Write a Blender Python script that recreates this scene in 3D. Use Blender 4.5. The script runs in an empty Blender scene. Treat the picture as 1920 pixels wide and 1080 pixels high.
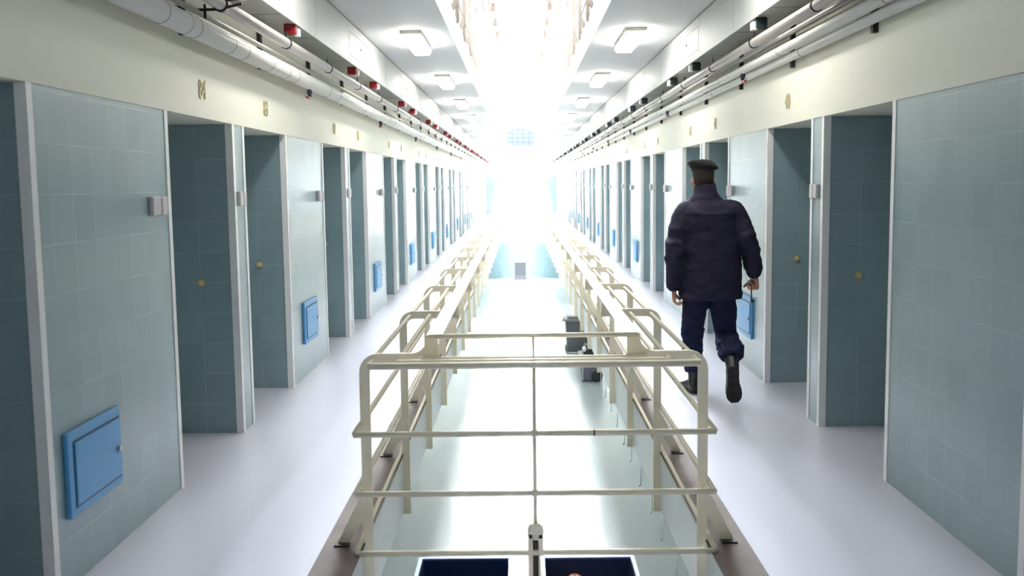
import bpy, bmesh, math, random
from mathutils import Vector, Matrix, noise
random.seed(7)
S = bpy.context.scene
COL = S.collection

# ------------------------------------------------------------------ camera, world, light, exposure
cam_d = bpy.data.cameras.new('camera'); cam = bpy.data.objects.new('camera', cam_d); COL.objects.link(cam)
cam_d.sensor_width = 36.0; cam_d.lens = 35.55; cam_d.clip_start = 0.05; cam_d.clip_end = 200
R_, U_, B_ = Vector((0.999888, 0.008124, -0.012584)), Vector((0.011684, 0.102642, 0.99465)), Vector((0.009372, -0.994685, 0.102536))
M = Matrix.Identity(4)
for i in range(3):
    M[i][0] = R_[i]; M[i][1] = U_[i]; M[i][2] = B_[i]
M[0][3], M[1][3], M[2][3] = -0.0488, 0.0, 1.62
cam.matrix_world = M
cam_d.dof.use_dof = True; cam_d.dof.focus_distance = 7.6; cam_d.dof.aperture_fstop = 3.2
S.camera = cam

W = bpy.data.worlds.new('daylight'); S.world = W; W.use_nodes = True
W.node_tree.nodes['Background'].inputs[0].default_value = (0.85, 0.93, 1.0, 1)
W.node_tree.nodes['Background'].inputs[1].default_value = 1.0
SKY_NEAR, SKY_FAR, WIN_STR, LAMP_STR = 13.0, 85.0, 45.0, 12.0
S.view_settings.view_transform = 'Standard'; S.view_settings.look = 'None'
S.view_settings.exposure = 1.1; S.view_settings.gamma = 1.0; S.view_settings.use_curve_mapping = False
S.cycles.use_denoising = True
S.cycles.max_bounces = 10; S.cycles.diffuse_bounces = 6; S.cycles.glossy_bounces = 4
S.cycles.sample_clamp_indirect = 8.0
S.cycles.caustics_reflective = False; S.cycles.caustics_refractive = False

# ------------------------------------------------------------------ dimensions
WX = 1.904; TOP = 2.025; CEIL = 3.2; SLAB = 0.34; STOREY = 3.53; VX = 0.775
Z0, WD, AL, PR = 3.84, 1.521, 1.204, 0.277
PER = WD + 2 * AL + PR; NP = 12
END = 55.4; NEAR = -2.0; ALD = 0.62

# ------------------------------------------------------------------ materials
def lin(c):
    return tuple((x / 12.92 if x <= .04045 else ((x + .055) / 1.055) ** 2.4) for x in [v / 255 for v in c]) + (1,)

def mat(name, rgb, rough=.5, metal=0., spec=.5, coat=0., noise_amt=0., noise_scale=3., bump=0., bump_scale=40.):
    m = bpy.data.materials.new(name); m.use_nodes = True
    nt = m.node_tree; b = nt.nodes['Principled BSDF']
    b.inputs['Base Color'].default_value = lin(rgb); b.inputs['Roughness'].default_value = rough
    b.inputs['Metallic'].default_value = metal; b.inputs['Specular IOR Level'].default_value = spec
    b.inputs['Coat Weight'].default_value = coat; b.inputs['Coat Roughness'].default_value = .08
    geo = nt.nodes.new('ShaderNodeTexCoord')
    if noise_amt:
        n = nt.nodes.new('ShaderNodeTexNoise'); n.inputs['Scale'].default_value = noise_scale; n.inputs['Detail'].default_value = 4
        nt.links.new(geo.outputs['Object'], n.inputs['Vector'])
        mx = nt.nodes.new('ShaderNodeMix'); mx.data_type = 'RGBA'
        c = lin(rgb); lo = tuple(v * (1 - noise_amt) for v in c[:3]) + (1,); hi = tuple(min(1, v * (1 + noise_amt)) for v in c[:3]) + (1,)
        mx.inputs['A'].default_value = lo; mx.inputs['B'].default_value = hi
        nt.links.new(n.outputs['Fac'], mx.inputs['Factor']); nt.links.new(mx.outputs['Result'], b.inputs['Base Color'])
    if bump:
        n = nt.nodes.new('ShaderNodeTexNoise'); n.inputs['Scale'].default_value = bump_scale; n.inputs['Detail'].default_value = 3
        nt.links.new(geo.outputs['Object'], n.inputs['Vector'])
        bp = nt.nodes.new('ShaderNodeBump'); bp.inputs['Strength'].default_value = bump; bp.inputs['Distance'].default_value = .01
        nt.links.new(n.outputs['Fac'], bp.inputs['Height']); nt.links.new(bp.outputs['Normal'], b.inputs['Normal'])
    return m

def emit(name, rgb, strength):
    m = bpy.data.materials.new(name); m.use_nodes = True; nt = m.node_tree
    b = nt.nodes['Principled BSDF']; b.inputs['Base Color'].default_value = (.8, .8, .8, 1)
    b.inputs['Emission Color'].default_value = lin(rgb); b.inputs['Emission Strength'].default_value = strength
    return m

def tile_mat(name, rgb, grout, size=.2, rough=.22, line=.0022, off=(0, 0)):
    """square glazed wall tiles laid on a world grid, grout lines on either wall direction"""
    m = bpy.data.materials.new(name); m.use_nodes = True; nt = m.node_tree; N = nt.nodes; L = nt.links
    b = N['Principled BSDF']; b.inputs['Roughness'].default_value = rough; b.inputs['Specular IOR Level'].default_value = .9
    g = N.new('ShaderNodeNewGeometry'); sp = N.new('ShaderNodeSeparateXYZ'); L.new(g.outputs['Position'], sp.inputs[0])
    sn = N.new('ShaderNodeSeparateXYZ'); L.new(g.outputs['True Normal'], sn.inputs[0])
    def math_(op, a, bb=None, c=None):
        n = N.new('ShaderNodeMath'); n.operation = op
        for k, v in enumerate((a, bb, c)):
            if v is None: continue
            if isinstance(v, (int, float)): n.inputs[k].default_value = v
            else: L.new(v, n.inputs[k])
        return n.outputs[0]
    ny = math_('GREATER_THAN', math_('ABSOLUTE', sn.outputs['Y']), .5)
    ax = math_('ADD', math_('ABSOLUTE', sp.outputs['X']), .055)        # seam 0.2 m in from the trim edge of each recess
    ay = math_('ADD', sp.outputs['Y'], off[0])
    h = math_('ADD', math_('MULTIPLY', ny, ax), math_('MULTIPLY', math_('SUBTRACT', 1., ny), ay))
    hz = math_('ADD', sp.outputs['Z'], 4. + off[1])
    def seam(v):
        fr = math_('FRACT', math_('DIVIDE', v, size))
        d = math_('MINIMUM', fr, math_('SUBTRACT', 1., fr))
        return math_('LESS_THAN', d, line / size), math_('FLOOR', math_('DIVIDE', v, size))
    s1, i1 = seam(h); s2, i2 = seam(hz)
    s = math_('MAXIMUM', s1, s2)
    nz = N.new('ShaderNodeTexNoise'); nz.inputs['Scale'].default_value = 1.7; nz.inputs['Detail'].default_value = 3
    L.new(g.outputs['Position'], nz.inputs['Vector'])
    mr = N.new('ShaderNodeMapRange'); L.new(nz.outputs['Fac'], mr.inputs[0])
    mr.inputs[1].default_value = .42; mr.inputs[2].default_value = .62; mr.inputs[3].default_value = .05; mr.inputs[4].default_value = .55
    sfac = math_('MULTIPLY', s, mr.outputs[0])
    cx = N.new('ShaderNodeCombineXYZ'); L.new(i1, cx.inputs[0]); L.new(i2, cx.inputs[1])
    wn = N.new('ShaderNodeTexWhiteNoise'); L.new(cx.outputs[0], wn.inputs['Vector'])
    va = N.new('ShaderNodeMapRange'); L.new(wn.outputs['Value'], va.inputs[0]); va.inputs[3].default_value = .965; va.inputs[4].default_value = 1.035
    c0 = N.new('ShaderNodeMix'); c0.data_type = 'RGBA'; c0.blend_type = 'MULTIPLY'; c0.inputs['Factor'].default_value = 1
    c0.inputs['A'].default_value = lin(rgb); L.new(va.outputs[0], c0.inputs['B'])
    mx = N.new('ShaderNodeMix'); mx.data_type = 'RGBA'; L.new(sfac, mx.inputs['Factor'])
    L.new(c0.outputs['Result'], mx.inputs['A']); mx.inputs['B'].default_value = lin(grout)
    L.new(mx.outputs['Result'], b.inputs['Base Color'])
    bp = N.new('ShaderNodeBump'); bp.inputs['Strength'].default_value = .25; bp.inputs['Distance'].default_value = .002; bp.invert = True
    L.new(s, bp.inputs['Height']); L.new(bp.outputs[0], b.inputs['Normal'])
    return m

def floor_mat(name, rgb, rough, wear, streak=0.):
    m = bpy.data.materials.new(name); m.use_nodes = True; nt = m.node_tree; N = nt.nodes; L = nt.links
    b = N['Principled BSDF']; b.inputs['Specular IOR Level'].default_value = .5
    g = N.new('ShaderNodeNewGeometry')
    mp = N.new('ShaderNodeMapping'); mp.inputs['Scale'].default_value = (1.6, .35, 1); L.new(g.outputs['Position'], mp.inputs[0])
    n = N.new('ShaderNodeTexNoise'); n.inputs['Scale'].default_value = 1.4; n.inputs['Detail'].default_value = 5; L.new(mp.outputs[0], n.inputs['Vector'])
    mx = N.new('ShaderNodeMix'); mx.data_type = 'RGBA'; c = lin(rgb)
    mx.inputs['A'].default_value = tuple(v * (1 - wear) for v in c[:3]) + (1,); mx.inputs['B'].default_value = tuple(min(1, v * (1 + wear)) for v in c[:3]) + (1,)
    L.new(n.outputs['Fac'], mx.inputs['Factor']); L.new(mx.outputs['Result'], b.inputs['Base Color'])
    r = N.new('ShaderNodeMapRange'); L.new(n.outputs['Fac'], r.inputs[0]); r.inputs[3].default_value = rough * .75; r.inputs[4].default_value = rough * 1.3
    L.new(r.outputs[0], b.inputs['Roughness'])
    return m

MT = {}
MT['tile'] = tile_mat('teal_wall_tile', (134, 157, 163), (168, 186, 190), rough=.27)
MT['cream'] = mat('cream_wall_paint', (232, 230, 214), .55, noise_amt=.03, noise_scale=1.2)
MT['white'] = mat('white_corner_trim', (240, 240, 240), .35)
MT['ceil'] = mat('white_ceiling_paint', (214, 215, 214), .7, noise_amt=.02)
MT['fascia'] = mat('white_slab_edge_paint', (243, 246, 246), .5, noise_amt=.04)
MT['floor'] = floor_mat('pale_grey_lino', (200, 199, 210), .3, .035)
MT['lower_floor'] = floor_mat('polished_grey_floor', (168, 177, 179), .2, .06)
MT['strip'] = mat('dirty_steel_edging', (104, 93, 88), .65, .0, spec=.2, noise_amt=.35, noise_scale=5)
MT['rail'] = mat('cream_gloss_rail_paint', (254, 243, 218), .42, noise_amt=.04, noise_scale=6)
MT['rust'] = mat('dark_scuffed_metal', (58, 50, 46), .6)
MT['pipe'] = mat('white_glossy_pipe_jacket', (238, 237, 232), .28, .1, noise_amt=.05, noise_scale=4)
MT['steel'] = mat('bright_steel_pipe', (205, 200, 196), .3, .45, noise_amt=.05, noise_scale=5)
MT['duct'] = mat('pale_metal_duct', (172, 174, 172), .5, .1, noise_amt=.05, noise_scale=1.5)
MT['seam'] = mat('dark_seam', (96, 97, 92), .5)
MT['clamp'] = mat('dark_iron_clamp', (52, 47, 44), .5, .3)
MT['red'] = mat('red_plastic', (150, 28, 36), .4)
MT['dkgreen'] = mat('dark_green_plastic', (40, 56, 58), .4)
MT['whplastic'] = mat('white_plastic', (236, 236, 236), .4)
MT['greyplastic'] = mat('pale_grey_plastic', (190, 186, 188), .45)
MT['blue'] = mat('blue_painted_steel', (78, 152, 205), .38, noise_amt=.05)
MT['blue_dk'] = mat('blue_gasket_gap', (28, 70, 108), .5)
MT['chrome'] = mat('lock_metal', (180, 172, 170), .3, .8)
MT['brass'] = mat('brass', (206, 190, 142), .35, .3)
MT['brassnum'] = mat('brass_number', (186, 172, 124), .45, .2)
MT['door'] = mat('cell_door_steel', (120, 148, 158), .4, noise_amt=.03)
MT['housing'] = mat('lamp_housing_grey', (176, 172, 164), .5)
MT['tube'] = emit('lit_lamp_diffuser', (255, 252, 244), LAMP_STR)
MT['crate_rim_lit'] = mat('lit_blue_crate_plastic', (104, 130, 200), .4)  # crate blue made paler for the rim, as if light caught it
MT['crate_in'] = mat('navy_crate_plastic', (28, 46, 92), .45)
MT['orange'] = mat('orange_peel', (226, 122, 24), .45, bump=.3, bump_scale=120)
MT['bread'] = mat('bread_crust', (214, 176, 116), .7, noise_amt=.2, noise_scale=30)
MT['bin'] = mat('dark_grey_bin_plastic', (72, 71, 76), .5)
MT['bin2'] = mat('mid_grey_bin_plastic', (96, 94, 108), .5)
MT['rubber'] = mat('black_rubber', (24, 24, 26), .6)
MT['bluegrey'] = mat('slate_pane', (150, 168, 190), .3)
MT['duskbar'] = mat('dark_window_bar', (58, 64, 78), .8, spec=.1)
MT['rail_backlit'] = mat('backlit_brown_rail_tone', (196, 176, 164), .5)  # upper rail paint browned, backlit shade put into the colour
MT['valveblue'] = mat('navy_valve_body', (40, 56, 84), .4)
MT['skin'] = mat('skin', (205, 150, 128), .5, noise_amt=.06, noise_scale=25)
MT['hair'] = mat('short_dark_hair', (44, 36, 32), .75, noise_amt=.4, noise_scale=90, bump=.6, bump_scale=200)
MT['jacket'] = mat('navy_jacket_cloth', (36, 34, 54), .7, spec=.25, noise_amt=.12, noise_scale=5, bump=.15, bump_scale=28)
MT['trouser'] = mat('navy_trouser_cloth', (29, 32, 62), .8, spec=.2, noise_amt=.12, noise_scale=8, bump=.35, bump_scale=45)
MT['beret'] = mat('black_felt', (22, 25, 27), .85, bump=.3, bump_scale=150)
MT['boot'] = mat('black_leather', (30, 29, 31), .35, bump=.2, bump_scale=90)
MT['sole'] = mat('black_tread_rubber', (34, 34, 36), .7)
MT['iron'] = mat('dark_key_metal', (64, 68, 78), .35, .7)

# ------------------------------------------------------------------ helpers
class MB:
    def __init__(s): s.bm = bmesh.new(); s.mats = []; s.cur = 0
    def m(s, key):
        if key not in s.mats: s.mats.append(key)
        s.cur = s.mats.index(key); return s
    def _f(s, vs, smooth=False):
        try: f = s.bm.faces.new(vs)
        except ValueError: return
        f.material_index = s.cur; f.smooth = smooth
    def face(s, pts, smooth=False): s._f([s.bm.verts.new(p) for p in pts], smooth); return s
    def box(s, x0, x1, y0, y1, z0, z1):
        v = [s.bm.verts.new((x, y, z)) for x in (x0, x1) for y in (y0, y1) for z in (z0, z1)]
        for q in ((0, 1, 3, 2), (4, 6, 7, 5), (0, 4, 5, 1), (2, 3, 7, 6), (0, 2, 6, 4), (1, 5, 7, 3)): s._f([v[i] for i in q])
        return s
    def bevbox(s, x0, x1, y0, y1, z0, z1, b):
        n0 = set(s.bm.verts); s.box(x0, x1, y0, y1, z0, z1)
        nv = [v for v in s.bm.verts if v not in n0]
        es = {e for v in nv for e in v.link_edges}
        r = bmesh.ops.bevel(s.bm, geom=list(es), offset=b, segments=2, affect='EDGES', profile=.5)
        for f in r['faces']: f.material_index = s.cur
        return s
    def tube(s, path, r, seg=10, caps=True):
        """round tube along a list of points (radius or list of radii)"""
        path = [Vector(p) for p in path]; n = len(path)
        rs = r if isinstance(r, (list, tuple)) else [r] * n
        rings = []; up = None
        for i, p in enumerate(path):
            if i == 0: d = path[1] - p
            elif i == n - 1: d = p - path[i - 1]
            else: d = (path[i + 1] - p).normalized() + (p - path[i - 1]).normalized()
            d.normalize()
            if up is None: up = Vector((0, 0, 1)) if abs(d.z) < .9 else Vector((1, 0, 0))
            a = d.cross(up).normalized(); b = a.cross(d).normalized(); up = b
            k = 1.
            if 0 < i < n - 1:
                c = max(.5, math.sqrt((1 + (path[i + 1] - p).normalized().dot((p - path[i - 1]).normalized())) / 2)); k = 1
            rings.append([s.bm.verts.new(p + (a * math.cos(t) + b * math.sin(t)) * rs[i] * k) for t in [2 * math.pi * q / seg for q in range(seg)]])
        for i in range(n - 1):
            for q in range(seg):
                s._f([rings[i][q], rings[i][(q + 1) % seg], rings[i + 1][(q + 1) % seg], rings[i + 1][q]], True)
        if caps: s._f(rings[0][::-1]); s._f(rings[-1])
        return s
    def rings(s, rr, caps=True, smooth=True):
        R = [[s.bm.verts.new(p) for p in r] for r in rr]; n = len(R[0])
        for i in range(len(R) - 1):
            for q in range(n): s._f([R[i][q], R[i][(q + 1) % n], R[i + 1][(q + 1) % n], R[i + 1][q]], smooth)
        if caps: s._f(R[0][::-1], smooth); s._f(R[-1], smooth)
        return s
    def prism(s, outline, fn, a, b):
        """outline = 2-D polygon, fn(u, v, w) -> 3-D, extruded from w=a to w=b"""
        A = [s.bm.verts.new(fn(u, v, a)) for u, v in outline]; B = [s.bm.verts.new(fn(u, v, b)) for u, v in outline]
        s._f(A[::-1]); s._f(B)
        for i in range(len(A)):
            j = (i + 1) % len(A); s._f([A[i], A[j], B[j], B[i]])
        return s
    def sphere(s, c, r, sc=(1, 1, 1), u=14, v=9):
        before = set(s.bm.verts)
        bmesh.ops.create_uvsphere(s.bm, u_segments=u, v_segments=v, radius=r)
        nv = [x for x in s.bm.verts if x not in before]
        for x in nv: x.co = Vector((x.co.x * sc[0] + c[0], x.co.y * sc[1] + c[1], x.co.z * sc[2] + c[2]))
        for f in {f for x in nv for f in x.link_faces}: f.material_index = s.cur; f.smooth = True
        return s
    def mesh(s, name):
        bmesh.ops.recalc_face_normals(s.bm, faces=s.bm.faces)
        me = bpy.data.meshes.new(name); s.bm.to_mesh(me); s.bm.free()
        for k in s.mats: me.materials.append(MT[k])
        return me
    def obj(s, name, parent=None, loc=None):
        return ob(name, s.mesh(name), parent, loc)

def ob(name, me, parent=None, loc=None):
    o = bpy.data.objects.new(name, me); COL.objects.link(o)
    if parent is not None: o.parent = parent
    if loc is not None: o.location = loc
    return o
def tag(o, label=None, cat=None, group=None, kind=None):
    if label: o['label'] = label
    if cat: o['category'] = cat
    if group: o['group'] = group
    if kind: o['kind'] = kind
    return o
def empty(name, loc=(0, 0, 0)):
    o = bpy.data.objects.new(name, None); COL.objects.link(o); o.location = loc; o.empty_display_size = .1; return o
def dup(o, loc=None, parent=None):
    c = o.copy(); COL.objects.link(c)
    if parent is not None: c.parent = parent
    if loc is not None: c.location = loc
    for ch in list(o.children): dup(ch, None, c)
    return c
ORD = ['', 'second', 'third', 'fourth', 'fifth', 'sixth', 'seventh', 'eighth', 'ninth', 'tenth', 'eleventh', 'twelfth', 'thirteenth', 'fourteenth', 'fifteenth',
       'sixteenth', 'seventeenth', 'eighteenth', 'nineteenth', 'twentieth', 'twenty-first', 'twenty-second', 'twenty-third', 'twenty-fourth',
       'twenty-fifth', 'twenty-sixth', 'twenty-seventh', 'twenty-eighth', 'twenty-ninth', 'thirtieth', 'thirty-first', 'thirty-second', 'thirty-third']
def near(i): return 'nearest' if i == 0 else ORD[i] + ' nearest'
SIDE = {-1: 'left', 1: 'right'}
def struct(mb, name, loc=None): return tag(mb.obj(name, None, loc), kind='structure')

# ------------------------------------------------------------------ the setting
alcoves = []          # (y_start, y_end)
y = Z0 - PR - 2 * AL
for k in range(-1, NP + 1):
    b = Z0 + PER * k
    for a0 in (b + WD, b + WD + AL + PR):
        if a0 > 1.9 and a0 + AL < END - .2: alcoves.append((a0, a0 + AL))
        elif k == -1 and a0 > -1.5: alcoves.append((a0, a0 + AL))
alcoves.sort()
NT = .042
trim_i = [0]
def build_wall(sd, zb, zt, full=True):
    mb = MB(); x = sd * WX; xb = sd * (WX + ALD); lo, hi = zb, zb + TOP
    mb.m('tile'); y = NEAR
    for (a, b) in alcoves:
        mb.face([(x, y, lo), (x, a, lo), (x, a, hi), (x, y, hi)])
        mb.face([(x, a, lo), (xb, a, lo), (xb, a, hi), (x, a, hi)])
        mb.face([(xb, a, lo), (xb, b, lo), (xb, b, hi), (xb, a, hi)])
        mb.face([(xb, b, lo), (x, b, lo), (x, b, hi), (xb, b, hi)])
        y = b
    mb.face([(x, y, lo), (x, END, lo), (x, END, hi), (x, y, hi)])
    mb.m('cream').box(min(x - sd * .006, x + sd * (ALD + .05)), max(x - sd * .006, x + sd * (ALD + .05)), NEAR, END, hi, zt)
    return mb
for sd in (-1, 1):
    o = struct(build_wall(sd, 0, CEIL), 'wall_' + SIDE[sd])
    for lev in (1, 2):
        u = ob('wall_upper_' + SIDE[sd], o.data, None, (0, 0, STOREY * lev)); tag(u, kind='structure')
    struct(MB().m('tile').box(sd * 2.6 if sd > 0 else -2.8, 2.8 if sd > 0 else -2.6, NEAR, END, -STOREY, -STOREY + 2).m('cream').box(2.6 if sd > 0 else -2.8, 2.8 if sd > 0 else -2.6, NEAR, END, -STOREY + 2, -SLAB), 'wall_lower_' + SIDE[sd])
# corner trims, one L-profile per corner, shared mesh per kind
tm = {}
for sd in (-1, 1):
    x = sd * WX
    for kind in (0, 1):       # 0 = corner before a recess, 1 = corner after it
        s2 = 1 if kind == 0 else -1
        t = .004
        L = [(-t * sd, -NT * s2), (-t * sd, t * s2), (NT * sd, t * s2), (NT * sd, 0), (0, 0), (0, -NT * s2)]
        mb = MB().m('white').prism(L, lambda u, v, w: (u, v, w), 0.0, TOP)
        tm[(sd, kind)] = mb.mesh('corner_trim')
for sd in (-1, 1):
    for (a, b) in alcoves:
        for kind, yy in ((0, a), (1, b)):
            trim_i[0] += 1
            tag(ob('trim_%d' % trim_i[0], tm[(sd, kind)], None, (sd * WX, yy, 0)), kind='structure')

for sd in (-1, 1):
    x0, x1 = sorted((sd * VX, sd * (WX + ALD)))
    mb = MB().m('floor').face([(x0, NEAR, 0), (x1, NEAR, 0), (x1, END, 0), (x0, END, 0)])
    mb.m('fascia').face([(sd * VX, 3.9, 0), (sd * VX, END, 0), (sd * VX, END, -SLAB), (sd * VX, 3.9, -SLAB)])
    mb.m('ceil').face([(x0, NEAR, -SLAB), (x1, NEAR, -SLAB), (x1, END, -SLAB), (x0, END, -SLAB)])
    struct(mb, 'floor_' + SIDE[sd])
    # dirty steel edging along the void
    a, b = sorted((sd * (VX - .004), sd * .955))
    struct(MB().m('strip').box(a, b, 3.9, END - 1.2, 0, .006), 'trim_%d' % (200 + sd))
    for lev in (1, 2):
        z = STOREY * lev
        a, b = sorted((sd * .765, sd * (WX + .2)))
        struct(MB().m('ceil').box(a, b, NEAR, END, z - SLAB + .01, z), 'ceiling' if lev == 1 else 'ceiling_upper')
# bridge across the near end of the void, one at the far end, and their ceilings
struct(MB().m('floor').box(-VX, VX, NEAR, 3.9, -SLAB, 0), 'floor_bridge')
struct(MB().m('floor').box(-VX, VX, END - 1.2, END, -SLAB, 0), 'floor_far_bridge')
for lev in (1, 2): struct(MB().m('ceil').box(-VX, VX, NEAR, 3.9, STOREY * lev - SLAB + .01, STOREY * lev), 'ceiling_bridge')
struct(MB().m('lower_floor').box(-2.8, 2.8, NEAR, END, -STOREY - .2, -STOREY), 'floor_lower')
struct(MB().m('door').box(-2.8, 2.8, NEAR - .2, NEAR, -STOREY, STOREY * 3), 'wall_back')
# end wall with its windows
def end_wall():
    mb = MB(); y0, y1 = END, END + .3
    for lev in (-1, 0, 1, 2):
        z = STOREY * lev
        wins = {-1: (-1.3, 1.3, 1.95, 3.15), 0: (-.75, .75, .12, 3.0), 1: (-.75, .75, .10, 1.05), 2: (-.75, .75, .1, 2.9)}[lev]
        for (za, zb, mk) in ((z, z + 2.0, 'tile'), (z + 2.0, z + STOREY, 'cream')):
            mb.m(mk)
            
            xa, xb, wa, wb = wins; wa += z; wb += z
            mb.box(-2.8, xa, y0, y1, za, zb); mb.box(xb, 2.8, y0, y1, za, zb)
            if wa > za: mb.box(xa, xb, y0, y1, za, min(wa, zb))
            if wb < zb: mb.box(xa, xb, y0, y1, max(wb, za), zb)
    return mb
struct(end_wall(), 'wall_end')
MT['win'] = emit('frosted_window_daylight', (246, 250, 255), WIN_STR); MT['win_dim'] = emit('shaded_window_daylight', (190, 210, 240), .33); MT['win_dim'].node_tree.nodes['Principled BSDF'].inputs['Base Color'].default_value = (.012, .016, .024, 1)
for n, lev in enumerate((0, 1, 2)):
    z = STOREY * lev; top = (3.0, 1.05, 2.9)[lev]
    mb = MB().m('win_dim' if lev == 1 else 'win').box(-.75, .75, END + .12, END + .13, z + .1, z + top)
    o = struct(mb, 'window_%d' % (n + 1))
    fr = MB().m('bluegrey' if lev != 1 else 'duskbar')
    for i in range(6): fr.box(-.75 + i * .3 - .012, -.75 + i * .3 + .012, END + .04, END + .06, z + .1, z + top)
    nb = 4 if lev == 1 else 7
    for i in range(nb + 1): fr.box(-.75, .75, END + .035, END + .065, z + .1 + i * (top - .1) / nb - .014, z + .1 + i * (top - .1) / nb + .014)
    fr.obj('window_bars', o)
o = struct(MB().m('win').box(-1.3, 1.3, END + .12, END + .13, -STOREY + 1.95, -STOREY + 3.15), 'window_7')  # glowing window added in the white end band to brighten the lower far end
fr = MB().m('white')
for i in range(5): fr.box(-1.3 + i * .65 - .02, -1.3 + i * .65 + .02, END + .04, END + .08, -STOREY + 1.95, -STOREY + 3.15)
fr.obj('window_bars', o)
# roof glazing
def sky_mat(name, s): return emit(name, (240, 247, 255), s)
MT['sky_near'] = sky_mat('roof_glass_daylight', SKY_NEAR); MT['sky_far'] = sky_mat('roof_glass_daylight_bright', SKY_FAR)
ROOF = STOREY * 3 - .2
struct(MB().m('ceil').box(-2.2, 2.2, NEAR, 8.0, ROOF, ROOF + .1), 'ceiling_roof_blocker')  # unseen solid roof, carried this far to keep daylight off the near end
for n, (a, b, k) in enumerate(((8.0, 16.0, 'sky_near'), (16.0, END, 'sky_far'))):
    o = struct(MB().m(k).box(-1.9, 1.9, a, b, ROOF, ROOF + .02), 'window_%d' % (n + 4))
    g = MB().m('white'); yy = a
    while yy < b: g.box(-1.9, 1.9, yy - .03, yy + .03, ROOF - .08, ROOF - .005); yy += 1.4
    for xx in (-1.9, -.63, .63, 1.9): g.box(xx - .03, xx + .03, a, b, ROOF - .09, ROOF - .006)
    g.obj('glazing_bars', o)

# cell doors at the back of the nearest recesses, with the brass bolt knob on the far jamb of every recess
dn = 0
for sd in (-1, 1):
    for (a, b) in alcoves[2:8]:
        if b > 20: continue
        dn += 1; xb = sd * (WX + ALD)
        x0, x1 = sorted((xb - sd * .05, xb - sd * .002))
        o = struct(MB().m('door').box(x0, x1, a + .12, b - .12, 0.01, 1.96), 'door_%d' % dn)
        h0, h1 = sorted((xb - sd * .07, xb - sd * .05))
        MB().m('seam').box(h0, h1, (a + b) / 2 - .15, (a + b) / 2 + .15, 1.3, 1.5).obj('door_hatch', o)

def make_knob():
    mb = MB().m('brass')
    mb.tube([(0, 0, 0), (0, -.006, 0)], .026, 16).tube([(0, -.006, 0), (0, -.022, 0), (0, -.03, 0)], [.012, .018, .011], 14)
    return mb.mesh('brass_bolt')
kn = make_knob(); vis = [ab for ab in alcoves if ab[0] > 5]
for sd in (-1, 1):
    for i, (a, b) in enumerate(vis[:10]):
        tag(ob('brass_stud', kn, None, (sd * 2.143, b, 1.0)), 'small round brass stud in the tiled jamb of the %s recess, %s wall' % (near(i), SIDE[sd]), 'stud', 'brass studs in the recesses')

# ------------------------------------------------------------------ railings
def post_outline(b=-.36):
    o = [(.778, b), (.778, .79)]
    for k in range(1, 7):
        t = k / 6 * math.pi / 2; o.append((.778 - .085 * (1 - math.cos(t)), .79 + .085 * math.sin(t)))
    o += [(.54, .875)]
    for k in range(1, 6):
        t = k / 5 * math.pi / 2; o.append((.54 - .067 * math.sin(t), .875 + .07 * (1 - math.cos(t))))
    o += [(.425, .945), (.42, .83), (.69, .83)]
    for k in range(1, 6):
        t = k / 5 * math.pi / 2; o.append((.69 + .043 * math.sin(t), .83 - .043 * (1 - math.cos(t))))
    o += [(.733, b)]
    return o
posts_y = [4.45 + 1.505 * k for k in range(34)]
posts_y = [v for v in posts_y if v < END - 1.3]
def make_railing(sd, z, label, nposts=len(posts_y)):
    root = empty('gallery_railing', (0, 4.45, z))
    oy = 4.45
    rk = 'rail' if z == 0 else 'rail_backlit'
    mb = MB().m(rk).prism(post_outline(-.36 if z == 0 else -.05), lambda u, v, w: (sd * u, w, v), -.006, .006)
    for zz in (.16, -.2, -.3) if z == 0 else (.16,): mb.tube([(sd * .755, -.006, zz), (sd * .755, -.013, zz)], .009, 8)
    pm = mb.mesh('post')
    br = MB().m(rk).prism([(.735, .19), (.765, .27), (.895, .012), (.842, .012)], lambda u, v, w: (sd * u, w, v), -.02, -.008)
    br.m('rust').box(*sorted((sd * .835, sd * .905)), -.06, .0, .006, .014)
    bm_ = br.mesh('brace')
    for yy in posts_y[:nposts]:
        p = ob('post', pm, root, (0, yy - oy, 0)); ob('brace', bm_, p)
    y1 = posts_y[nposts - 1] + .05 - oy
    ys = -.02
    hb = MB().m(rk).bevbox(*sorted((sd * .405, sd * .476)), -.012, y1, .945, .957, .004)
    hb.obj('handrail', root)
    for (x, zz, r, yn) in ((.715, .845, .0115, -.16), (.595, .848, .0125, -.09), (.498, .85, .0125, -.03), (.78, .55, .0125, -.16), (.78, .28, .0125, -.16), (.785, .022, .0125, -.16)):
        MB().m(rk).tube([(sd * x, yn, zz), (sd * x, y1, zz)], r, 10).obj('rail', root)
    return tag(root, label, 'railing', 'gallery railings')
make_railing(-1, 0, 'cream painted steel railing along the left edge of the void')
make_railing(1, 0, 'cream painted steel railing along the right edge of the void')
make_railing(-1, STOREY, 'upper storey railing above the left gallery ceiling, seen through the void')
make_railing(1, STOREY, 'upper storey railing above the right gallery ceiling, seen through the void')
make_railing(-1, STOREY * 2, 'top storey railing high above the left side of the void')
make_railing(1, STOREY * 2, 'top storey railing high above the right side of the void')

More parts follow.
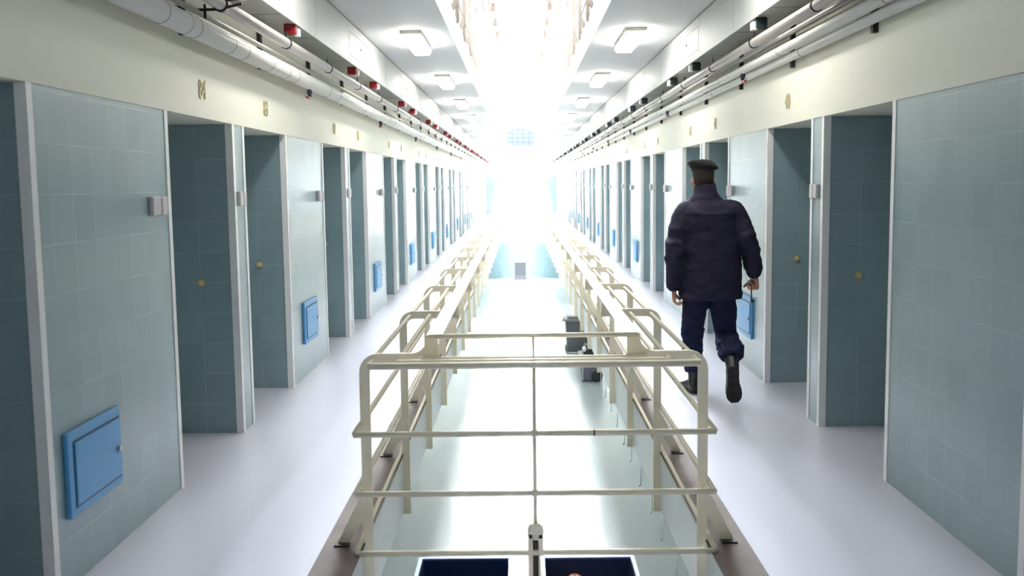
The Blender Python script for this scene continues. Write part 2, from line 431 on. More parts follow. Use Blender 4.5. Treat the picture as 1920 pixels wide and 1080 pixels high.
# cross guard closing the near end of the void
g = empty('end_guard', (0, 4.29, 0))
def bar(x, y_, z, r=.013, name='crossbar'):
    return MB().m('rail').tube([(-x, y_, z), (x, y_, z)], r, 10).obj(name, g)
bar(.715, 0, .845, .0145); bar(.595, .07, .848); bar(.498, .13, .85)
bar(.465, .15, .95, .011)
o = bar(.785, 0, .545); MB().m('rust').tube([(.255, 0, .545), (.262, 0, .545)], .0135, 10).obj('scuff_mark', o)
bar(.782, 0, .28); bar(.788, 0, .012)
mb = MB().m('rail').tube([(0, .15, .95), (0, .12, .845), (0, 0, .845)], .006, 8).tube([(0, 0, .845), (0, 0, .12)], .0085, 8)
for zz in (.545, .28): mb.sphere((0, 0, zz), .019, u=10, v=6)
mb.sphere((0, 0, .845), .016, u=10, v=6)
mb.obj('centre_upright', g)
mb = MB().m('rail').bevbox(-.034, -.012, -.02, .03, -.5, .10, .003).bevbox(.012, .034, -.02, .03, -.5, .10, .003)
mb.tube([(0, -.02, .11), (0, .03, .11)], .036, 18)
mb.m('rust').box(-.012, .012, .005, .02, -.5, .09)
mb.m('rail').box(-.034, .034, -.40, .0, -.3, -.26)
mb.obj('centre_post', g)
tag(g, 'cream steel crossbar guard closing the near end of the void, with central upright', 'guard rail')

# net hooks under the right slab edge
hm = MB().m('white').tube([(0, 0, 0), (0, 0, -.14), (-.012, 0, -.15)], .004, 6).mesh('net_hook')
for i, yy in enumerate((5.25, 5.80, 6.29, 6.89, 7.5, 8.01, 8.60, 9.2, 9.8, 10.4)):
    tag(ob('net_hook', hm, None, (.768, yy, -SLAB)), 'thin white hook under the right slab edge, %s one' % near(i), 'hook', 'white hooks under the slab edge')

# ------------------------------------------------------------------ ceiling lights
def make_light():
    r = empty('ceiling_light')
    MB().m('housing').bevbox(-.108, .108, -.635, .635, -.04, 0, .006).obj('housing', r)
    sec = [(-.104, -.04), (-.104, -.07), (-.08, -.10), (.08, -.10), (.104, -.07), (.104, -.04)]
    mb = MB().m('tube').prism(sec, lambda u, v, w: (u, w, v), -.63, .63)
    for xx in (-.03, .03): mb.m('housing').box(xx - .002, xx + .002, -.633, -.6295, -.085, -.04)
    mb.obj('diffuser', r)
    return r
proto = make_light(); first = True
for sd in (-1, 1):
    for i in range(12):
        yy = 7.0 + 4.206 * i
        if yy > END - 1: continue
        o = proto if first else dup(proto); first = False
        o.location = (sd * 1.16, yy, CEIL)
        if i == 0: lb = 'fluorescent ceiling light above the officer end of the %s gallery, out of frame' % SIDE[sd]
        else: lb = 'lit fluorescent ceiling light over the %s gallery, %s one in view' % (SIDE[sd], near(i - 1))
        tag(o, lb, 'ceiling light', 'fluorescent lights over the galleries')

o = dup(proto); o.location = (0, 1.2, CEIL); o.rotation_euler = (0, 0, math.pi / 2)  # unseen fill light added over the landing to brighten the railings
MT['tube_fill'] = emit('fill_lamp_diffuser', (255, 250, 236), 7.0)
for c_ in o.children:
    if c_.name.startswith('diffuser'): c_.data = c_.data.copy(); c_.data.materials[0] = MT['tube_fill']
tag(o, 'unseen fill light added over the near landing to brighten the railings', 'ceiling light', 'fluorescent lights over the galleries')
for sd in (-1, 1):  # unseen fill lights added below the galleries to brighten the lower floor
    for i in range(8):
        o = dup(proto); o.location = (sd * 1.7, 21.0 + 4.206 * i, -SLAB)
        tag(o, 'unseen fill light added under the %s gallery for the lower floor, %s one' % (SIDE[sd], near(i)), 'ceiling light', 'unseen fill lights on the lower storey')

# ------------------------------------------------------------------ ducts
DB = 2.80
for sd in (-1, 1):
    r = empty('ventilation_duct', (0, 0, 0))
    x0, x1 = sorted((sd * 1.665, sd * (WX - .008)))
    MB().m('duct').box(x0, x1, NEAR, END, DB, CEIL - .022).m('seam').box(*sorted((sd * 1.675, sd * (WX - .01))), NEAR, END, CEIL - .022, CEIL - .001).obj('duct_body', r)
    MB().m('duct').box(*sorted((sd * 1.655, sd * 1.668)), NEAR, END, DB - .012, DB + .018).obj('bottom_lip', r)
    sm = MB().m('seam').box(*sorted((sd * 1.6645, sd * 1.666)), -.003, .003, DB + .02, CEIL - .012).m('seam').box(x0 + .01, x1 - .01, -.004, .004, DB - .0015, DB + .001).mesh('joint')
    pm = MB()
    for q in ((-.68, .68, .07, .076), (-.68, .68, .29, .296), (-.68, -.675, .07, .296), (.675, .68, .07, .296)):
        pm.m('seam').box(*sorted((sd * 1.6635, sd * 1.666)), q[0], q[1], DB + q[2], DB + q[3])
    pm.m('rust').tube([(sd * 1.665, 0, DB + .2), (sd * 1.655, 0, DB + .2)], .008, 8)
    pm = pm.mesh('access_panel')
    for k in range(-1, 12):
        for d in (9.75, 11.30, 12.45):
            yy = d + 4.206 * k
            if yy < END: ob('joint', sm, r, (0, yy, 0))
        if 10.5 + 4.206 * k < END: ob('access_panel', pm, r, (0, 10.52 + 4.206 * k, 0))
    tag(r, 'pale rectangular metal duct along the ceiling of the %s gallery' % SIDE[sd], 'duct')

# ------------------------------------------------------------------ alarm boxes under the ducts
def make_alarm(sd):
    r = empty('alarm_box')
    if sd < 0:
        MB().m('red').bevbox(-.045, .045, -.04, .04, -.075, 0, .008).obj('housing', r)
        MB().m('whplastic').bevbox(.02, .062, .0, .05, -.085, -.03, .006).obj('lens', r)
    else:
        MB().m('dkgreen').bevbox(-.045, .045, -.04, .04, -.085, 0, .012).obj('housing', r)
        MB().m('whplastic').bevbox(-.068, -.03, -.035, .035, -.09, -.03, .006).obj('lens', r)
    return r
for sd in (-1, 1):
    pr = make_alarm(sd); used = False
    for i, (a, b) in enumerate(vis):
        o = dup(pr) if used else pr; used = True
        o.location = (sd * 1.715, (a + b) / 2 + .1, DB)
        c = 'red box with a white lens' if sd < 0 else 'dark green box with a white lens'
        tag(o, 'small %s under the %s duct, %s one' % (c, SIDE[sd], near(i)), 'alarm', ('red' if sd < 0 else 'green') + ' alarm boxes under the duct')

# ------------------------------------------------------------------ pipes
def make_pipe(sd, x, z, r, mk, name, label, rings=None, joints=None, flange=None, y1=END - .5):
    root = MB().m(mk).tube([(sd * x, NEAR, z), (sd * x, y1, z)], r, 20).obj(name)
    if rings:
        mb = MB().m('clamp'); mb.tube([(sd * x, -.014, z), (sd * x, .014, z)], r + .006, 18)
        mb.box(sd * x - .006, sd * x + .006, -.01, .01, z + r, z + r + .05)
        rm = mb.mesh('clamp')
        for yy in rings: ob('clamp', rm, root, (0, yy, 0))
    if joints:
        jm = MB().m('seam').tube([(sd * x, -.003, z), (sd * x, .003, z)], r + .0015, 18).mesh('joint_band')
        for yy in joints: ob('joint_band', jm, root, (0, yy, 0))
    if flange:
        MB().m('whplastic').tube([(sd * x, flange, z), (sd * x, flange + .08, z)], r + .022, 18).obj('flange', root)
    return tag(root, label, 'pipe', 'pipes along the galleries')
Ys = lambda a, st: [a + st * k for k in range(int((END - 2 - a) / st))]
make_pipe(-1, 1.72, 2.645, .036, 'steel', 'steel_pipe', 'slim bright pipe with dark ring clamps beside the left duct', rings=Ys(7.4, 1.6))
p = make_pipe(-1, 1.79, 2.475, .058, 'pipe', 'insulated_pipe', 'thick white insulated pipe along the left wall, below the slim pipes', joints=sorted(Ys(3.4, 2.1) + Ys(5.0, 2.1) + [5.35, 6.15, 6.45, 7.9]), flange=22.9)
make_pipe(-1, 1.85, 2.60, .016, 'pipe', 'thin_pipe', 'thinnest pipe tucked behind on the left wall')
make_pipe(1, 1.72, 2.65, .034, 'steel', 'steel_pipe', 'slim bright pipe with dark ring clamps beside the right duct', rings=Ys(4.53, 1.62))
make_pipe(1, 1.80, 2.53, .033, 'pipe', 'insulated_pipe', 'white pipe with a bright top along the right wall', joints=Ys(5.2, 2.1), flange=22.9)
make_pipe(1, 1.845, 2.475, .03, 'pipe', 'water_pipe', 'lowest white pipe, nearest the right wall', joints=Ys(6.9, 3.1))
make_pipe(1, 1.84, 2.64, .02, 'steel', 'thin_pipe', 'thin pipe behind the ring clamped one on the right')
# heavy hanger on the left pipe
h = empty('pipe_hanger', (-1.72, 5.8, 2.645))
MB().m('clamp').tube([(0, -.02, 0), (0, .02, 0)], .045, 16).obj('collar', h)
for q in (((.03, 0, -.02), (.12, 0, .0)), ((.03, 0, .02), (.12, 0, .03)), ((-.13, 0, -.03), (-.03, 0, -.03)), ((-.09, 0, -.08), (-.09, 0, 0))):
    MB().m('clamp').tube(q, .008, 8).obj('bolt', h)
tag(h, 'dark iron hanger clamped round the slim pipe at upper left', 'clamp')

# wall brackets
def make_bracket(sd, zlo):
    r = empty('pipe_bracket')
    MB().m('clamp').box(*sorted((sd * -.03, 0)), -.02, .02, zlo, DB - 2.4 - .02).obj('channel', r)
    return r
for sd in (-1, 1):
    pr = make_bracket(sd, .01 if sd > 0 else .05); used = False
    for i in range(28):
        yy = 5.62 + 1.665 * i
        if yy > END - 3: break
        o = dup(pr) if used else pr; used = True
        o.location = (sd * (WX - .006), yy, 2.4)
        tag(o, 'dark metal bracket holding pipes on the %s wall, %s one' % (SIDE[sd], near(i)), 'bracket', 'pipe brackets on the walls')
# valves
def make_valve():
    r = empty('pipe_valve')
    MB().m('valveblue').tube([(0, 0, .02), (0, 0, -.05)], .016, 10).sphere((0, .0, -.015), .024, u=10, v=6).obj('valve_body', r)
    MB().m('red').bevbox(-.012, .012, -.10, .02, -.07, -.055, .003).obj('lever', r)
    r.children[1].rotation_euler = (.5, 0, 0)
    return r
pv = make_valve(); used = False
for sd in (1, -1):
    for i in range(6):
        o = dup(pv) if used else pv; used = True
        o.location = (sd * (1.80 if sd > 0 else 1.79), 8.5 + 4.3 * i, 2.495 if sd > 0 else 2.41)
        tag(o, 'small valve with a red lever under the %s wall pipes, %s one' % (SIDE[sd], near(i)), 'valve', 'red levered valves on the pipes')

# ------------------------------------------------------------------ cell numbers, switches, hatches
def number_mesh(txt):
    cu = bpy.data.curves.new('number', 'FONT'); cu.body = txt; cu.size = .155; cu.extrude = .003; cu.align_x = 'CENTER'; cu.align_y = 'CENTER'
    cu.resolution_u = 3; cu.materials.append(MT['brassnum'])
    t = bpy.data.objects.new('tmp', cu); COL.objects.link(t)
    bpy.context.view_layer.update()
    me = bpy.data.meshes.new_from_object(t.evaluated_get(bpy.context.evaluated_depsgraph_get()))
    bpy.data.objects.remove(t); return me
for sd in (-1, 1):
    for i, (a, b) in enumerate(vis):
        if sd > 0 and i == 0: continue
        n = 84 - i if sd < 0 else 39 + i
        o = ob('cell_number', number_mesh(str(n)), None, (sd * (WX - .010), (a + b) / 2, 2.183))
        o.rotation_euler = (math.pi / 2, 0, -sd * math.pi / 2); o.scale = (.85, 1, 1)
        tag(o, 'small metal cell number %d above a recess in the %s wall' % (n, SIDE[sd]), 'cell number', 'cell numbers above the recesses')

def make_switch(w1, w2, gap):
    r = empty('wall_switch')
    MB().m('greyplastic').bevbox(0, .026, -w1 - gap, -gap, -.048, .048, .007).obj('switch_box', r)
    MB().m('greyplastic').bevbox(0, .026, 0, w2, -.047, .047, .007).obj('switch_box', r)
    return r
pa, pb = make_switch(.115, .085, .012), make_switch(.08, .07, .01)
ua = ub = False
for sd in (-1, 1):
    for i, (a, b) in enumerate(vis):
        pier = i % 2 == 1
        if sd > 0 and i == 0: continue        # none on this panel in the photograph
        if pier: o = dup(pb) if ub else pb; ub = True
        else: o = dup(pa) if ua else pa; ua = True
        o.location = (sd * WX, a - (.13 if pier else .19), 1.53 if not pier else 1.545)
        if sd > 0: o.rotation_euler = (0, 0, math.pi); o.location.y = a - (.13 if pier else .16)
        tag(o, 'pair of small pale grey switch boxes on the %s, %s wall, %s pair' % ('narrow pier' if pier else 'wide panel', SIDE[sd], near(i)), 'switch', 'switch boxes beside the recesses')

def make_hatch(w):
    r = empty('wall_hatch'); h = .355
    f = MB().m('blue').bevbox(0, .022, 0, w, 0, h, .006)
    f.obj('hatch_frame', r)
    MB().m('blue_dk').box(.0215, .0235, .045, w - .02, .035, h - .04).obj('gap', r)
    MB().m('blue').bevbox(.022, .029, .055, w - .028, .045, h - .05, .003).obj('hatch_door', r)
    MB().m('chrome').tube([(.028, w - .06, h * .48), (.042, w - .06, h * .48)], .012, 12).obj('lock', r)
    return r
for sd in (-1, 1):
    pr = make_hatch(.54); used = False
    for k in range(0, 13):
        y0 = Z0 + PER * k + (.125 if k == 0 else .42)
        if y0 > END - 1.5: break
        if sd > 0 and k == 0: continue        # this panel has none in the photograph
        o = dup(pr) if used else pr; used = True
        o.location = (sd * (WX - .001), y0, .285)
        if sd > 0:
            o.rotation_euler = (0, 0, math.pi); o.location.y = y0 + .54
        tag(o, 'blue metal hatch low on the %s tiled wall, %s one' % (SIDE[sd], near(k if sd < 0 else k - 1)), 'hatch', 'blue hatches low on the walls')

# ------------------------------------------------------------------ crates on the near bridge
def make_crate(x0, x1, y0, y1, label):
    r = empty('plastic_crate', ((x0 + x1) / 2, (y0 + y1) / 2, 0)); w = (x1 - x0) / 2; d = (y1 - y0) / 2; H = .3; t = .008; ins = .02
    mb = MB().m('crate_in')
    def ring(k, z): return [(-k[0], -k[1], z), (k[0], -k[1], z), (k[0], k[1], z), (-k[0], k[1], z)]
    mb.rings([ring((w - ins, d - ins), .0), ring((w - .006, d - .006), H - .02)], caps=False, smooth=False)
    mb.rings([ring((w - ins - t, d - ins - t), t), ring((w - .006 - t, d - .006 - t), H - .004)], caps=False, smooth=False)
    mb.box(-w + ins, w - ins, -d + ins, d - ins, 0, t)
    mb.obj('crate_body', r)
    rm = MB().m('crate_rim_lit')
    for (a, b, c, e) in ((-w - .004, w + .004, -d - .004, -d + .009), (-w - .004, w + .004, d - .009, d + .004), (-w - .004, -w + .009, -d + .009, d - .009), (w - .009, w + .004, -d + .009, d - .009)):
        rm.box(a, b, c, e, H - .022, H + .002)
    rm.obj('rim', r)
    return tag(r, label, 'crate', 'blue crates on the near bridge')
make_crate(-.42, -.095, 3.02, 3.475, 'empty navy plastic crate with rim coloured as if lit, left of the central post')
make_crate(.012, .335, 3.02, 3.475, 'navy plastic crate holding bread and an orange, right of the central post')
fr = empty('orange', (.125, 3.405, .226)); MB().m('orange').sphere((0, 0, 0), .038, (1, 1, .94), 20, 12).obj('peel', fr)
MB().m('dkgreen').tube([(0, 0, .033), (0, 0, .04)], .004, 6).obj('stem', fr)
tag(fr, 'orange fruit lying in the right hand crate', 'orange')
# bread rolls filling the crate below the orange
for i, (bx, by, bz, rz) in enumerate(((.065, 3.395, .212, .3), (.17, 3.33, .145, 1.1), (.26, 3.36, .19, -.4), (.09, 3.22, .11, .7), (.22, 3.2, .11, .1))):
    mb = MB().m('bread').sphere((0, 0, 0), .045, (1.25, .85, .68), 18, 10)
    o = mb.obj('bread_roll', None, (bx, by, bz)); o.rotation_euler = (0, 0, rz)
    tag(o, ['pale bread roll beside the orange', 'bread roll in the middle of the right crate', 'bread roll at the right side of the crate', 'bread roll at the near left of the crate', 'bread roll at the near right of the crate'][i], 'bread', 'bread rolls in the right crate')
tr = MB().m('crate_in').box(-.125, .125, -.19, .19, .0, .08); tag(tr.obj('crate_insert', None, (.173, 3.245, .0135)), 'dark tray lining the bottom of the right crate', 'tray')

# ------------------------------------------------------------------ bins on the lower floor
FZ = -STOREY
b = empty('wheelie_bin', (1.62, 30.6, FZ))
def taper(mb, w0, d0, w1, d1, z0, z1):
    q = lambda w, d, z: [(-w, -d, z), (w, -d, z), (w, d, z), (-w, d, z)]
    return mb.rings([q(w0, d0, z0), q(w1, d1, z1)], smooth=False)
taper(MB().m('bin'), .30, .32, .35, .38, .06, 1.0).obj('bin_body', b)
mb = taper(MB().m('bin'), .39, .42, .36, .38, 1.0, 1.06); mb.box(-.43, -.38, -.1, .1, .98, 1.03); taper(mb, .3, .3, .26, .2, 1.06, 1.13); mb.obj('lid', b)
for s_ in (-1, 1): MB().m('rubber').tube([(s_ * .26, .30, .1), (s_ * .34, .30, .1)], .1, 16).obj('wheel', b)
tag(b, 'tall dark grey wheeled bin on the lower floor, farther of two', 'bin')
b = empty('wheeled_cart_bin', (1.76, 26.2, FZ))
mb = MB().m('bin2'); taper(mb, .26, .28, .33, .36, .03, .72); mb.obj('bin_body', b)
mb = MB().m('rubber'); taper(mb, .22, .26, .18, .22, .72, .94); mb.obj('hood', b)
MB().m('whplastic').sphere((-.2, -.24, .86), .07, (.8, .6, 1.1)).obj('reflector', b)
MB().m('rubber').tube([(.12, -.33, .15), (.12, -.25, .15)], .15, 20).obj('wheel', b)
MB().m('whplastic').tube([(-.24, -.3, .7), (-.25, -.33, .05)], .012, 6).obj('strap', b)
tag(b, 'lower grey wheeled bin with a black hood on the lower floor, nearer of two', 'bin')
b = empty('waste_bin', (-.10, 54.4, FZ))
MB().m('bin').box(-.3, .3, -.25, .25, .25, .95).obj('bin_body', b)
mb = MB().m('bin'); taper(mb, .34, .3, .3, .25, 0, .25); mb.obj('bin_foot', b)
tag(b, 'upright grey bin with a flared foot at the far end of the lower floor', 'bin')

# ------------------------------------------------------------------ the officer
def ell(c, a, b, n=28, ax=None, p=2.0):
    """super-ellipse ring about c in the plane spanned by ax[0], ax[1]"""
    ex, ey = ax if ax else (Vector((1, 0, 0)), Vector((0, 1, 0)))
    out = []
    for k in range(n):
        t = 2 * math.pi * k / n; cs, sn = math.cos(t), math.sin(t)
        u = math.copysign(abs(cs) ** (2 / p), cs) * a; v = math.copysign(abs(sn) ** (2 / p), sn) * b
        out.append(Vector(c) + ex * u + ey * v)
    return out
def limb(mb, pts, n=22):
    """pts = [(pos, ra, rb)] tapering limb with a smooth spine"""
    P = [Vector(p[0]) for p in pts]; rr = []
    up = Vector((0, 1, 0))
    for i, p in enumerate(P):
        d = (P[min(i + 1, len(P) - 1)] - P[max(i - 1, 0)]).normalized()
        ex = up.cross(d)
        if ex.length < .05: ex = Vector((1, 0, 0))
        ex.normalize(); ey = d.cross(ex).normalized()
        rr.append(ell(p, pts[i][1], pts[i][2], n, (ex, ey)))
    return mb.rings(rr)
def spline(pts, sub=4):
    """Catmull-Rom through (pos, ra, rb) tuples"""
    V = [list(p[0]) + [p[1], p[2]] for p in pts]; out = []
    for i in range(len(V) - 1):
        a, b_, c, d = V[max(i - 1, 0)], V[i], V[i + 1], V[min(i + 2, len(V) - 1)]
        for k in range(sub):
            t = k / sub
            q = [.5 * (2 * b_[j] + (c[j] - a[j]) * t + (2 * a[j] - 5 * b_[j] + 4 * c[j] - d[j]) * t * t + (3 * b_[j] - a[j] - 3 * c[j] + d[j]) * t ** 3) for j in range(5)]
            out.append((q[:3], q[3], q[4]))
    out.append((V[-1][:3], V[-1][3], V[-1][4])); return out
def remesh(mb, name, voxel, smooth=4, folds=0., fscale=9., seed=0, fn=None, mk=None):
    me = mb.mesh(name + '_src'); t = bpy.data.objects.new('tmp', me); COL.objects.link(t)
    m = t.modifiers.new('r', 'REMESH'); m.mode = 'VOXEL'; m.voxel_size = voxel; m.use_smooth_shade = True
    s_ = t.modifiers.new('s', 'SMOOTH'); s_.factor = .5; s_.iterations = smooth
    bpy.context.view_layer.update()
    out = bpy.data.meshes.new_from_object(t.evaluated_get(bpy.context.evaluated_depsgraph_get())); out.name = name
    bpy.data.objects.remove(t); bpy.data.meshes.remove(me)
    if folds:
        nor = [v.normal.copy() for v in out.vertices]
        for v, nn in zip(out.vertices, nor):
            amp = folds * (fn(v.co) if fn else 1.)
            q = Vector((v.co.x * fscale * .8, v.co.y * fscale * .8, v.co.z * fscale * 1.5)) + Vector((seed, 0, 0))
            w = noise.noise(q) + .5 * noise.noise(q * 2.1)
            v.co += nn * amp * w
    out.materials.clear(); out.materials.append(MT[mk])
    for pl in out.polygons: pl.use_smooth = True
    return out

OX, OY = 1.36, 7.55
person = empty('person', (OX, OY, 0)); 
def pob(name, me, parent=person):
    o = ob(name, me, parent); o.matrix_parent_inverse = Matrix.Translation((-OX, -OY, 0)); return o
# joints
hd = Vector((1.315, 7.60, 1.652))
hipL, kneeL, ankL = (1.275, 7.56, .92), (1.262, 7.70, .49), (1.275, 7.70, .10)
hipR, kneeR, ankR = (1.44, 7.54, .92), (1.492, 7.62, .48), (1.492, 7.27, .285)
shL, elL, wrL = (1.175, 7.56, 1.405), (1.105, 7.50, 1.12), (1.093, 7.545, .815)
shR, elR, wrR = (1.54, 7.55, 1.405), (1.640, 7.50, 1.15), (1.700, 7.57, .905)
# --- bare body: head, neck, trunk, arms and legs as one surface
mb = MB().m('skin')
mb.rings([ell((1.322, 7.575, 1.44), .075, .07), ell((1.32, 7.58, 1.50), .058, .058), ell((1.317, 7.585, 1.58), .055, .06)])          # neck
hr = [(-.125, .030, .035, .045), (-.105, .048, .058, .03), (-.07, .062, .078, .012), (-.03, .070, .090, .0), (.01, .075, .096, -.004), (.05, .076, .097, -.006), (.085, .066, .083, -.006), (.108, .045, .058, -.006), (.118, .018, .022, -.006)]
mb.rings([ell(hd + Vector((0, dy, dz)), a_, b_, 28, None, 2.15) for dz, a_, b_, dy in hr])
mb.sphere(hd + Vector((0, .103, -.035)), .016, (.8, 1.1, 1.6)); mb.sphere(hd + Vector((0, .088, -.075)), .022, (1.1, .5, .5)); mb.sphere(hd + Vector((0, .075, -.108)), .024, (1, .9, .8))
for s_ in (-1, 1):
    mb.sphere(hd + Vector((s_ * .082, -.012, -.035)), .022, (.45, .75, 1.45)); mb.sphere(hd + Vector((s_ * .030, .086, .0)), .017, (1.1, .5, .8))
    mb.sphere(hd + Vector((s_ * .032, .088, .02)), .02, (1.2, .4, .45))
mb.rings([ell((1.365, 7.55, .86), .15, .10), ell((1.36, 7.55, 1.05), .14, .10), ell((1.355, 7.55, 1.25), .165, .11), ell((1.35, 7.555, 1.38), .17, .10), ell((1.335, 7.565, 1.46), .08, .07)])
for (s0, e0, w0) in ((shL, elL, wrL), (shR, elR, wrR)):
    limb(mb, spline([((1.35, 7.56, 1.39), .05, .05), (s0, .055, .055), (e0, .042, .042), (w0, .027, .030)], 5))
limb(mb, spline([((1.33, 7.55, .93), .08, .08), (hipL, .085, .085), (kneeL, .058, .06), ((1.275, 7.70, .16), .03, .03)], 6))
limb(mb, spline([((1.40, 7.55, .93), .08, .08), (hipR, .085, .085), (kneeR, .06, .06), ((1.492, 7.44, .385), .045, .045), ((1.49, 7.36, .34), .03, .03)], 6))
body = remesh(mb, 'body', .0065, 3, mk='skin')
# --- hands, five separate bent fingers each, rooted in the palm at the wrist
def hand(mb, wrist, down, inward, fwd, curls, thumb_curl, side):
    w = Vector(wrist); d = Vector(down).normalized(); n = Vector(inward); n = (n - d * n.dot(d)).normalized(); f = d.cross(n) * side
    if f.dot(Vector(fwd)) < 0: f = -f
    def ring(c, a_, b_): return ell(c, a_, b_, 16, (f, n), 2.4)
    mb.rings([ring(w - d * .05, .026, .022), ring(w, .027, .019), ring(w + d * .03, .037, .017), ring(w + d * .065, .042, .0155), ring(w + d * .088, .040, .012), ring(w + d * .094, .034, .007)])
    for k, (of, ln) in enumerate(((.032, .072), (.011, .080), (-.011, .075), (-.031, .060))):
        p = w + d * .084 + f * of; ang = 0; pts = [(p - d * .018, .0092, .0092), (p, .0094, .0094)]
        for j, fr_ in enumerate((.44, .31, .25)):
            ang += math.radians(curls[k] * (1., 1.15, .7)[j])
            dirv = (d * math.cos(ang) + n * math.sin(ang)); p = p + dirv * ln * fr_
            r_ = (.0088, .0080, .0058)[j]; pts.append((p, r_, r_))
        limb(mb, spline(pts, 3), 12)
    b0 = w + d * .026 + f * .026
    pts = [(b0, .013, .013)]; p = b0
    for j, (ln, aa) in enumerate(((.034, .25), (.030, .7), (.024, 1.1))):
        dirv = (d * .8 + f * (.75 - .3 * j) + n * (.35 + thumb_curl * aa)).normalized(); p = p + dirv * ln; pts.append((p, (.0118, .0102, .007)[j], (.0118, .0102, .007)[j]))
    limb(mb, spline(pts, 3), 12)
    return w + d * .075 + n * .035
hb = MB().m('skin')
hand(hb, wrL, (.02, .03, -1), (1, -.15, 0), (0, 1, 0), (38, 42, 46, 50), .4, 1)
grip = hand(hb, wrR, (.06, .10, -1), (-.75, -.5, 0), (0, 1, 0), (74, 78, 82, 84), .9, 1)
hm_ = hb.mesh('hands')
bmx = bmesh.new(); bmx.from_mesh(body); bmx.from_mesh(hm_); bmx.to_mesh(body); bmx.free()
for pl in body.polygons: pl.use_smooth = True; pl.material_index = 0
bpy.data.meshes.remove(hm_)
pob('body', body)
# --- hair
mb = MB().m('hair')
mb.rings([ell(hd + Vector((0, -.020 + dy, dz)), a_, b_, 28, None, 2.15) for dz, a_, b_, dy in ((-.075, .052, .050, -.008), (-.05, .066, .068, -.006), (-.02, .0745, .082, -.003), (.02, .0785, .090, .004), (.06, .078, .094, .008), (.09, .066, .083, .008))])
pob('hair', remesh(mb, 'hair', .006, 2, .0012, 90, mk='hair'))
# --- beret
mb = MB().m('beret')
def bring(z, a_, b_, dx=0, dy=0, tilt=.0): 
    r = ell(hd + Vector((dx, dy, z)), a_, b_, 32)
    return [Vector((v.x, v.y, v.z + (v.x - hd.x) * tilt)) for v in r]
mb.rings([bring(.036, .078, .094), bring(.034, .082, .099, 0, 0, -.04), bring(.056, .084, .101, -.001, 0, -.04), bring(.062, .098, .112, -.002, 0, -.10), bring(.074, .112, .122, -.002, 0, -.17), bring(.092, .115, .125, -.002, 0, -.19), bring(.108, .102, .118, -.006, 0, -.17), bring(.122, .078, .095, -.010, 0, -.10), bring(.129, .045, .06, -.008, 0, -.05), bring(.131, .012, .015, -.006, 0, -.02)])
pob('beret', remesh(mb, 'beret', .005, 3, .003, 14, mk='beret'))
# --- jacket
mb = MB().m('jacket')
T = [(.742, 1.368, .225, .148), (.755, 1.368, .234, .156), (.80, 1.370, .233, .158), (.95, 1.368, .228, .155), (1.10, 1.362, .219, .148), (1.25, 1.356, .213, .145), (1.345, 1.352, .212, .142), (1.372, 1.351, .210, .140), (1.380, 1.350, .217, .147), (1.42, 1.349, .203, .137), (1.452, 1.345, .165, .118), (1.478, 1.337, .125, .102), (1.495, 1.330, .10, .092)]
mb.rings([ell((x_, 7.555 + (.01 if z_ > 1.4 else 0), z_), a_, b_, 40, None, 2.5) for z_, x_, a_, b_ in T])
limb(mb, spline([((1.27, 7.56, 1.40), .08, .085), ((1.178, 7.56, 1.385), .088, .085), ((1.128, 7.535, 1.27), .079, .082), ((1.102, 7.505, 1.13), .077, .080), ((1.096, 7.515, 1.0), .070, .074), ((1.093, 7.53, .89), .060, .062), ((1.093, 7.54, .835), .052, .054), ((1.093, 7.545, .812), .045, .047)], 5), 26)
limb(mb, spline([((1.44, 7.56, 1.40), .08, .085), ((1.532, 7.55, 1.385), .088, .085), ((1.590, 7.53, 1.28), .079, .082), ((1.636, 7.505, 1.16), .076, .080), ((1.668, 7.525, 1.05), .068, .072), ((1.690, 7.55, .97), .060, .062), ((1.697, 7.562, .925), .052, .054), ((1.70, 7.568, .908), .045, .047)], 5), 26)
def fold_amp(c):
    e = min((c - Vector(elL)).length, (c - Vector(elR)).length)
    return .45 + 1.3 * max(0, 1 - e / .22) + (.5 if c.z < .85 else 0)
jk = remesh(mb, 'jacket', .0085, 3, .017, 8.5, 3, fold_amp, mk='jacket')
jo = pob('jacket', jk)
mb = MB().m('jacket')      # stand-up collar, open at the throat
cr = []
for z_, a_, b_, dx, dy in ((1.468, .145, .112, -.006, -.004), (1.50, .118, .102, -.010, -.006), (1.525, .098, .092, -.008, -.004), (1.545, .088, .086, -.004, 0), (1.588, .080, .082, -.004, .004), (1.598, .077, .079, -.004, .004), (1.588, .071, .073, -.004, .004), (1.50, .080, .078, -.002, 0)):
    cr.append([Vector((v.x, v.y, v.z - max(0, (v.y - 7.585)) * .35 - (v.x - 1.33) * -.06)) for v in ell((1.330 + dx, 7.575 + dy, z_), a_, b_, 32)])
mb.rings(cr, caps=False)
co = pob('collar', remesh(mb, 'collar', .006, 2, .004, 16, mk='jacket') if False else mb.mesh('collar'), jo)
co.matrix_parent_inverse = Matrix.Identity(4)
# cuff straps and the small shoulder seam
for w0, e0 in ((wrL, elL), (wrR, elR)):
    w_ = Vector(w0); d_ = (Vector(e0) - w_).normalized()
    mb = MB().m('jacket'); mb.tube([w_ + d_ * .02, w_ + d_ * .03, w_ + d_ * .055, w_ + d_ * .062], [.050, .055, .058, .052], 24)
    c_ = pob('cuff', mb.mesh('cuff'), jo); c_.matrix_parent_inverse = Matrix.Identity(4)
